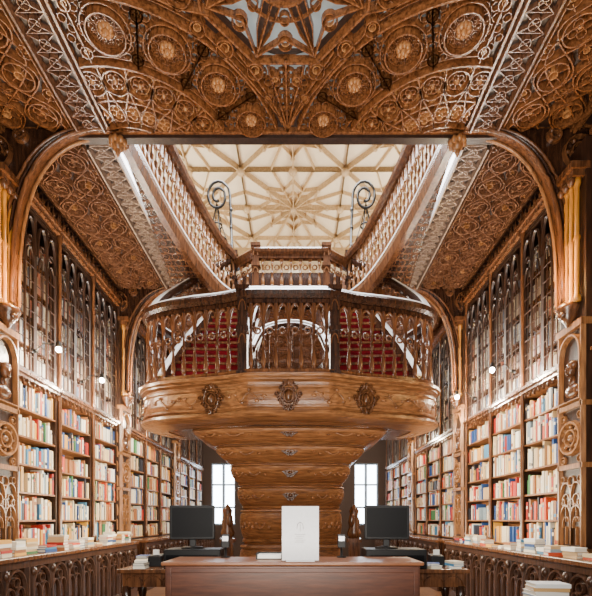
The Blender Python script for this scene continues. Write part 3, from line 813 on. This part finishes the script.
for s in (-1,1):
    O=smooth([(s*2.06,6.85,0),(s*1.92,7.4,0),(s*1.6,8.0,0),(s*1.2,8.55,0)],NST+1)
    I=smooth([(s*.72,7.0,0),(s*.72,7.5,0),(s*.6,8.0,0),(s*.45,8.55,0)],NST+1)
    for k in range(NST):
        za=FT+.03+(R(4.3)-FT)*k/NST; zb=FT+.03+(R(4.3)-FT)*(k+1)/NST
        a,b,c,d=O[k],I[k],I[k+1],O[k+1]
        m=MB(); zz=max(FT+.03,za-.2)
        m.hexa([(a.x,a.y,zz),(b.x,b.y,zz),(c.x,c.y,zz),(d.x,d.y,zz),(a.x,a.y,zb-.03),(b.x,b.y,zb-.03),(c.x,c.y,zb-.03),(d.x,d.y,zb-.03)])
        fo=Vector((0,-.03,0)); m.hexa([a+fo+Vector((0,0,zb-.04)),b+fo+Vector((0,0,zb-.04)),c+Vector((0,0,zb-.04)),d+Vector((0,0,zb-.04)),a+fo+Vector((0,0,zb)),b+fo+Vector((0,0,zb)),c+Vector((0,0,zb)),d+Vector((0,0,zb))],1)
        m.obj('step',[M_red,W_mid],st)
    sl=[Vector((p.x,p.y,FT+.1+(R(4.3)-FT)*k/NST)) for k,p in enumerate(O)]
    m=MB(); m.sweep(sl,[(-.04,-.25),(.04,-.25),(.04,.22),(-.04,.22)]); 
    m.obj('stringer',[W_dark],st)
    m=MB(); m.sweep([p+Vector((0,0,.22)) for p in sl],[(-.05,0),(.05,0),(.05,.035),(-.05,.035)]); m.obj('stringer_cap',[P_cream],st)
    il=[Vector((p.x,p.y,FT+.1+(R(4.3)-FT)*k/NST)) for k,p in enumerate(I)]
    m=MB(); m.sweep(il,[(-.03,-.3),(.03,-.3),(.03,.2),(-.03,.2)]); m.obj('stringer',[W_mid],st)
    m=MB(); m.sweep([p+Vector((0,0,.6)) for p in il[:11]],[(-.05,-.05),(.05,-.05),(.06,0),(.03,.05),(-.03,.05),(-.06,0)]); m.obj('inner_handrail',[W_dark],st)
    for k in range(1,11,2): baluster(il[k]+Vector((0,0,.15)),.42,st)
    hr=smooth([(s*2.215,6.75,R(3.16)),(s*2.23,6.98,R(3.38)),(s*2.18,7.22,R(3.66)),(s*2.0,7.55,R(4.02)),(s*1.62,7.98,R(4.54)),(s*1.22,8.33,R(4.98))],32)
    m=MB(); m.sweep(hr,[(a*1.15,b*1.15) for a,b in RAILP]); m.obj('handrail',[W_dark],st)
    m=MB(); m.sweep([p+Vector((0,0,.098)) for p in hr],CAPP); m.obj('handrail_highlight',[P_cream],st)  # highlight on the flight rail, put in as a cream strip
    m=MB(); m.sweep([p-Vector((0,0,.30)) for p in hr],[(-.04,-.08),(.04,-.08),(.04,.08),(-.04,.08)]); m.obj('flight_rail',[W_mid],st)
    for k in range(1,12):
        t=k/12; p=hr[int(t*31)]; q=sl[int(t*NST)]
        baluster((p.x,p.y,q.z+.2),max(.2,p.z-q.z-.26),st)
cr=smooth([(-.62,7.0,R(2.85)),(-.5,7.4,R(3.3)),(-.25,7.7,R(3.55)),(0,7.8,R(3.62)),(.25,7.7,R(3.55)),(.5,7.4,R(3.3)),(.62,7.0,R(2.85))],33)
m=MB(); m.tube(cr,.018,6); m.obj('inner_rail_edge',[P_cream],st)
m=MB(); m.tube([p-Vector((0,0,.08)) for p in cr],.06,8); m.obj('inner_handrail',[W_dark],st)
for k in range(4,32,6):
    p=cr[k]; baluster((p.x,p.y,FT+.03),p.z-.1-FT-.03,st)
m=MB(); m.sweep([Vector((p.x,p.y+.12,FT)) for p in cr],[(-.03,0),(.03,0),(.03,.7),(-.03,.7)]); m.obj('inner_parapet',[W_dark],st)
m=MB(); m.box(-1.3,1.3,8.4,9.0,R(4.22),R(4.32)); m.box(-1.32,1.32,8.34,8.42,R(4.12),R(4.42)); m.obj('upper_landing',[W_mid],st)
# projecting faceted landing bay with pointed-arch openings
fac=[Vector((-1.10,8.42,0)),Vector((-.66,8.05,0)),Vector((.66,8.05,0)),Vector((1.10,8.42,0))]
fz=lambda z:[Vector((p.x,p.y,z)) for p in fac]
m=MB(); m.add([(p.x,p.y,R(4.30)) for p in fac],[(0,1,2,3)]); m.add([(p.x,p.y,R(4.12)) for p in fac],[(0,1,2,3)]); m.sweep(fz(R(4.12)),[(-.05,0),(.04,0),(.06,.12),(.06,.24),(-.05,.24)]); m.obj('landing_bay',[W_mid],st)
bpf=resample(fac,15)
for p in bpf[1:-1]: baluster((p.x,p.y,R(4.36)),.60,st,balm2)
m=MB(); arcade(m,[(p.x,p.y,0) for p in bpf],R(4.76),R(4.93),.026); m.obj('balustrade_arcade',[W_pil],st)
m=MB(); m.sweep(fz(R(5.01)),RAILP); m.sweep(fz(R(4.91)),[(-.05,-.03),(.05,-.03),(.05,.05),(-.05,.05)]); m.obj('handrail',[W_mid],st)
m=MB(); m.sweep(fz(R(5.093)),[(-.03,0),(.03,0),(.02,.01),(-.02,.01)]); m.obj('handrail_highlight',[W_band],st)
for x in (-.66,.66): newel(x,8.05,R(4.3),R(5.15),.06,cap=False,mats=[W_mid,W_pil])
m=MB(); m.box(-1.0,1.0,8.52,8.56,R(4.32),R(4.9)); m.obj('landing_panel',[W_dark],st)
newel(-1.16,8.42,R(4.1),R(5.22),.09,cap=False); newel(1.16,8.42,R(4.1),R(5.22),.09,cap=False)

# upper flights with balustrades, curving in to the landing
for s in (-1,1):
    e=empty('gallery_stair_flight',(s*1.7,7.4,R(4.3)),'upper wooden stair flight with pointed-arch balustrade rising to the gallery','stair flight','upper stair flights')
    L=smooth([(s*1.12,8.34,R(4.26)),(s*1.38,8.05,R(4.34)),(s*1.66,7.45,R(4.50)),(s*1.92,6.65,R(4.74)),(s*2.13,5.62,R(5.0))],24)
    m=MB(); dz=Vector((0,0,.08))
    for p,q in zip(L[:-1],L[1:]):
        p2=Vector((s*2.18,p.y,p.z));q2=Vector((s*2.18,q.y,q.z)); m.hexa([p-dz,p2-dz,q2-dz,q-dz,p+dz,p2+dz,q2+dz,q+dz])
    for k in range(0,24,1):
        p=L[k]; m.tube([p-dz,Vector((s*2.18,p.y,p.z))-dz],.014,4,False,1)
    for k in range(0,23):
        p=L[k].lerp(L[k+1],.5); wd=abs(s*2.18-p.x); nr=max(1,int(wd/.15))
        for q_ in range(nr):
            c=Vector((p.x+s*wd*(q_+.5)/nr,p.y,p.z))-dz; w=min(.055,wd*.35)
            m.tube([c+Vector((w*math.cos(j*PI/4),w*math.sin(j*PI/4),-w*.27*math.sin(j*PI/4))) for j in range(8)],.011,4,True,1)
    m.obj('flight_soffit',[W_dark,W_mid],e)
    m=MB(); m.sweep(L,[(-.05,-.16),(.05,-.16),(.07,0),(.05,.12),(-.05,.12),(-.07,0)]); m.obj('stringer',[W_mid],e)
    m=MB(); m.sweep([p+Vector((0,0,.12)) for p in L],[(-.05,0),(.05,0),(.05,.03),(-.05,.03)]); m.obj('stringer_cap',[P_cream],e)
    HR=[p+Vector((0,0,.82+.22*(k/23)**.6+.10*math.sin(PI*k/23))) for k,p in enumerate(L)]
    m=MB(); m.sweep(HR,[(a*1.25,b*1.25) for a,b in RAILP]); m.obj('handrail',[W_mid],e)
    m=MB(); m.sweep([p+Vector((0,0,.105)) for p in HR],CAPP); m.obj('handrail_highlight',[P_cream],e)  # cream strip standing in for light caught on the rail
    bp2=resample(L,27); hp2=resample(HR,27)
    for p,q in zip(bp2,hp2): baluster((p.x,p.y,p.z+.13),q.z-p.z-.18,e,balm2)
    m=MB(); arcade(m,[q-Vector((0,0,1)) for q in hp2],.66,.92,.028); m.obj('balustrade_arcade',[W_pil],e)
    m=MB(); arcade(m,bp2,.2,.36,.022,False); m.obj('balustrade_tracery',[W_pil],e)
    e2=empty('gallery_balustrade',(s*2.42,7.2,ZC+.22),'carved gothic wooden balustrade on the gallery edge','balustrade','gallery balustrades')
    G=resample([(s*2.42,5.6,ZC+.22),(s*2.42,9.05,ZC+.22)],18)
    m=MB(); m.sweep([p+Vector((0,0,1.0)) for p in G],RAILP); m.obj('handrail',[W_mid],e2)
    for p in G: baluster((p.x,p.y,p.z),.95,e2,balm3)
    m=MB(); arcade(m,G,.72,.92,.02); m.obj('balustrade_arcade',[W_mid],e2)
    m=MB(); x0=s*1.16; y0=8.42; z0=R(5.22)
    pts=[(x0,y0,z0),(x0+s*.02,y0,z0+.6),(x0+s*.04,y0,z0+1.0)]
    for k in range(30):
        t=k/29; a=PI*1.0-t*PI*3.6; r=.24*(1-t*.72)
        pts.append((x0+s*(.04+.24+r*math.cos(a)),y0,z0+1.12+r*math.sin(a)*1.35))
    m.tube(pts,.026,6)
    for k in range(3): m.ell((x0+s*.02,y0,z0+.15+k*.35),(.035,.035,.05),6,4)
    sc=m.obj('scroll_lamp',[M_iron]); 
    for v in sc.data.vertices: v.co-=Vector((x0,y0,z0))
    sc.location=(x0,y0,z0); tag(sc,'black wrought-iron crook standing on the stair newel','lamp bracket','iron scroll brackets')
    m=MB()
    for k in range(6):
        a=k*PI/3; m.tube([(0,0,.75),(.10*math.cos(a),.10*math.sin(a),.3),(.2*math.cos(a),.2*math.sin(a),0)],.009,4)
    for r,z in ((.2,0),(.1,.3)): m.tube([(r*math.cos(k*PI/8),r*math.sin(k*PI/8),z) for k in range(16)],.016,5,True)
    m2=m.obj('hanging_lantern_ring',[M_iron]); m2['label']='iron ring frame'; m2.parent=sc; m2.location=(s*.30,0,.24)

# ---------------- counter & desks ----------------
e=empty('service_counter',(.08,4.25,0),'dark reddish-brown wooden service counter with panelled front','counter')
CT=R(-.386)
m=MB(); m.box(-1.10,1.26,3.98,4.5,.08,CT-.04); m.box(-1.06,1.22,4.02,4.46,0,.08); m.obj('body',[W_desk],e,True,.006)
m=MB(); m.box(-1.13,1.29,3.94,4.54,CT-.035,CT); m.obj('worktop',[W_dtop],e,True,.012)
m=MB()
for x in (-1.08,1.2): m.box(x,x+.04,3.965,3.98,.12,CT-.05)
m.box(-1.08,1.24,3.966,3.98,CT-.10,CT-.06)
m.obj('front_panel',[W_desk],e,True,.004)
e=empty('sign_stand',(.15,4.0,CT),'translucent white acrylic information panel standing on the counter','sign')
m=MB(); m.box(-.02,.325,4.02,4.024,CT+.008,CT+.515); m.obj('panel',[M_white],e,True)
m=MB(); m.box(.02,.285,3.98,4.10,CT,CT+.008); m.obj('base',[M_white],e,True)
m=MB(); Ts=lambda u,v,h:(u,4.019-h,v)
m.rib(pointed(.12,.18,CT+.30,CT+.365),.005,.002,Ts); m.rib([(.15,CT+.28),(.15,CT+.37)],.004,.002,Ts)
for k in range(5): m.box(.10+.01*(k%2),.20-.012*(k%3),4.016,4.018,CT+.25-k*.018,CT+.254-k*.018)
m.obj('emblem',[M_text],e)
TT_=R(-.53)
def stable(x0,x1,lab):
    e=empty('service_table',((x0+x1)/2,4.95,0),lab,'table','side tables behind the counter')
    m=MB(); m.box(x0,x1,4.62,5.3,TT_-.045,TT_); m.obj('tabletop',[W_mid],e,True,.01)
    m=MB(); m.box(x0+.04,x1-.04,4.68,5.24,TT_-.2,TT_-.045)
    Tq=lambda u,v,h:(u,4.68-h,v)
    n=5
    for k in range(n):
        u0=x0+.06+k*(x1-x0-.12)/n; m.rib(pointed(u0,u0+(x1-x0-.12)/n,TT_-.18,TT_-.08),.015,.015,Tq)
    m.obj('apron',[W_mid],e)
    for x in (x0+.07,x1-.07):
        for y in (4.71,5.2):
            m=MB(); m.lathe([(0,.04),(.06,.055),(.1,.03),(.4,.035),(.6,.05),(.7,.03),(.8,.05),(1,.05)],x,y,0,TT_-.19,8); m.obj('leg',[W_dark],e)
stable(-1.82,-.68,'dark wooden side table carrying a monitor and till equipment')
stable(.82,1.98,'dark wooden side table carrying a monitor and till equipment')
TH=.21
def monitor(x,lab,rz):
    e=empty('computer_monitor',(x,4.85,TT_+TH),lab,'monitor','computer monitors')
    e.rotation_euler=(0,0,rz)
    m=MB(); m.box(-.25,.25,-.02,.02,.10,.485); m.obj('casing',[M_black],e,False,.012)
    m=MB(); m.box(-.225,.225,-.024,-.019,.125,.46); m.obj('screen',[M_screen],e,False)
    m=MB(); m.box(-.035,.035,.015,.05,.01,.3); m.obj('stand_neck',[M_black],e,False,.006)
    m=MB(); m.lathe([(0,.13),(.012,.13),(.02,.1),(.025,.04)],0,.02,0,1,20); m.obj('stand_base',[M_black],e,False)
def till(x,w,lab):
    e=empty('till_unit',(x,4.86,TT_),lab,'cash drawer','till units')
    m=MB(); m.box(x-w/2,x+w/2,4.66,5.05,TT_,TT_+TH); m.obj('body',[M_black],e,True,.01)
    m=MB(); m.box(x-w/2+.03,x+w/2-.03,4.652,4.66,TT_+.02,TT_+.15); m.obj('drawer',[M_screen],e,True,.003)
    m=MB(); m.box(x-.05,x+.05,4.645,4.652,TT_+.075,TT_+.09); m.obj('handle',[M_alu],e)
till(-1.02,.62,'black till unit under the monitor'); till(1.2,.66,'black till unit under the monitor')
monitor(-1.06,'black flat monitor switched off on a till unit',.12); monitor(1.13,'black flat monitor switched off on a till unit',-.1)
def terminal(x,y,z):
    e=empty('card_terminal',(x,y,z),'small black card terminal on a stand','card terminal','card terminals')
    m=MB(); m.lathe([(0,.05),(.01,.05),(.015,.015),(.13,.012)],0,0,0,1,10); m.obj('stand',[M_black],e,False)
    m=MB(); m.hexa([(-.04,-.03,.10),(.04,-.03,.10),(.04,.03,.12),(-.04,.03,.12),(-.04,-.02,.23),(.04,-.02,.23),(.04,.01,.24),(-.04,.01,.24)]); m.obj('keypad',[M_black],e,False,.005)
    m=MB(); m.add([(-.03,-.0265,.17),(.03,-.0265,.17),(.03,-.022,.22),(-.03,-.022,.22)],[(0,1,2,3)]); m.obj('display',[M_alu],e,False)
terminal(-.62,4.45,CT); terminal(.58,4.45,CT)
def printer(x,y,z,lab):
    e=empty('receipt_printer',(x,y,z),lab,'printer')
    m=MB(); m.hexa([(-.08,-.09,0),(.08,-.09,0),(.08,.09,0),(-.08,.09,0),(-.075,-.06,.12),(.075,-.06,.12),(.075,.085,.14),(-.075,.085,.14)]); m.obj('body',[M_black],e,False,.01)
    m=MB(); m.box(-.035,.035,-.01,0,.13,.19); m.obj('paper_slip',[M_paper],e,False)
printer(-1.5,4.95,TT_,'black receipt printer on the side table'); printer(1.72,4.95,TT_,'black receipt printer on the side table')
for x,y,n in ((-1.6,4.75,3),(-1.70,5.1,4),(1.86,4.76,3),(1.62,4.74,2)):
    z=TT_
    for k in range(n): t=random.uniform(.02,.035); flatbook(x,y,z,.13,.18,t,random.uniform(-.3,.3),'book in a small pile on the side table','books on the side tables'); z+=t+.0005
e=empty('paper_tray',(-.15,4.3,CT),'white tray of leaflets on the counter','tray')
m=MB(); m.box(-.28,-.02,4.2,4.4,CT,CT+.01); 
for a in ((-.28,-.27,4.2,4.4),(-.03,-.02,4.2,4.4),(-.27,-.03,4.39,4.4)): m.box(*a,CT+.01,CT+.06)
m.obj('tray_body',[M_black],e); m=MB(); m.box(-.265,-.035,4.205,4.385,CT+.01,CT+.045); m.obj('leaflets',[M_paper],e)
e=empty('display_table',(2.33,3.75,0),'small low wooden display table holding a pile of books','table')
m=MB(); m.box(2.0,2.65,3.5,4.0,R(-.80),R(-.76)); m.obj('tabletop',[W_mid],e,True,.01)
for x in (2.05,2.6):
    for y in (3.55,3.95): m=MB(); m.lathe([(0,.03),(.1,.04),(.5,.025),(.9,.04),(1,.04)],x,y,0,R(-.80),8); m.obj('leg',[W_dark],e)
z=R(-.76)
for k in range(6):
    t=random.uniform(.03,.042)
    flatbook(2.29+random.uniform(-.02,.02),3.75,z,.2,.29,t,PI/2+random.uniform(-.2,.2),'book in a pile on the low display table','pile of books on the low table',[(.75,.55,.25),(.8,.8,.78),(.2,.3,.42),(.82,.8,.74),(.5,.3,.12),(.72,.74,.74)][k]); z+=t+.0005

# ---------------- wall spot lamps ----------------
def lamp(x,y,z,s,power):
    e=empty('wall_spotlight',(x,y,z),'small bright spotlight on a dark bracket arm at the bookcase cornice','lamp','bookcase spotlights')
    m=MB(); m.tube([(s*.32,0,-.05),(s*.2,0,.06),(s*.06,0,.03)],.01,5); m.tube([(s*.36,0,-.05),(s*.3,0,-.05)],.03,8); m.obj('arm',[M_iron],e,False)
    m=MB(); m.lathe([(0,.045),(.02,.04),(.07,.03),(.09,.015)],0,0,-.0,1,10); m.obj('lamp_head',[M_iron],e,False)
    m=MB(); m.ell((0,0,-.03),(.038,.038,.038),10,8); m.obj('bulb',[M_bulb],e,False)
    l=bpy.data.lights.new('spot_glow','POINT'); l.energy=power; l.color=(1,.82,.58); l.shadow_soft_size=.04
    o=bpy.data.objects.new('spot_glow',l); COL.objects.link(o); o.location=(x-s*.15,y,z-.14)
for s,ys in ((-1,(5.98,7.3,10.0)),(1,(6.8,8.3,12.0))):
    for y in ys: lamp(s*3.2,y,R(2.4),s,110)

# ---------------- lights ----------------
def area(name,loc,rot,sx,sy,energy,col):
    l=bpy.data.lights.new(name,'AREA'); l.shape='RECTANGLE'; l.size=sx; l.size_y=sy; l.energy=energy; l.color=col
    o=bpy.data.objects.new(name,l); COL.objects.link(o); o.location=loc; o.rotation_euler=rot; return o
area('rear_fill_light',(0,-1.2,3.4),(math.radians(100),0,0),4,1.5,280,(1,.95,.88))  # added fill light behind the camera, no window stands there
area('ceiling_wash',(0,2.0,1.2),(math.radians(180-20),0,0),1.8,.3,310,(1,.92,.80))  # added unseen light from below that brightens the front ceiling
area('skylight',(0,7.3,R(8.7)),(0,0,0),5,3.4,2300,(.96,.97,1))
for s in (-1,1):
    area('vault_fill_light',(s*3.1,11.5,R(5.6)),(PI,0,0),1.2,5,330,(1,.93,.80))  # added unseen light aimed up to brighten the cream vault
    area('soffit_fill_light',(s*3.42,7.3,R(2.05)),(PI,s*.35,0),.12,3.2,105,(1,.94,.86))  # added light without a fixture, brightens the side soffits
    area('shelf_fill_light',(s*1.8,7.2,1.9),(0,s*math.radians(-95),0),.4,3.2,150,(1,.86,.62))  # added unseen panel light that brightens the books and shelves
area('rear_hall_light',(0,13,R(4.7)),(0,0,0),4,5,600,(1,.92,.8))
for s in (-1,1):
    for y in (5.3,9.1):
        l=bpy.data.lights.new('pilaster_lamp','POINT'); l.energy=60; l.color=(1,.60,.22); l.shadow_soft_size=.05
        o=bpy.data.objects.new('pilaster_lamp',l); COL.objects.link(o); o.location=(s*3.12,y-.1,R(2.9))
w=bpy.data.worlds.new('world'); bpy.context.scene.world=w; w.use_nodes=True
w.node_tree.nodes['Background'].inputs[0].default_value=(1,.95,.9,1); w.node_tree.nodes['Background'].inputs[1].default_value=.16

# ---------------- camera ----------------
c=bpy.data.cameras.new('camera'); co=bpy.data.objects.new('camera',c); COL.objects.link(co)
co.location=(.13,0,E); co.rotation_euler=(PI/2,0,0)
c.sensor_fit='HORIZONTAL'; c.sensor_width=36; c.lens=36*430/592; c.shift_y=222/592; c.shift_x=-2/592
c.clip_start=.05; c.clip_end=100
bpy.context.scene.camera=co
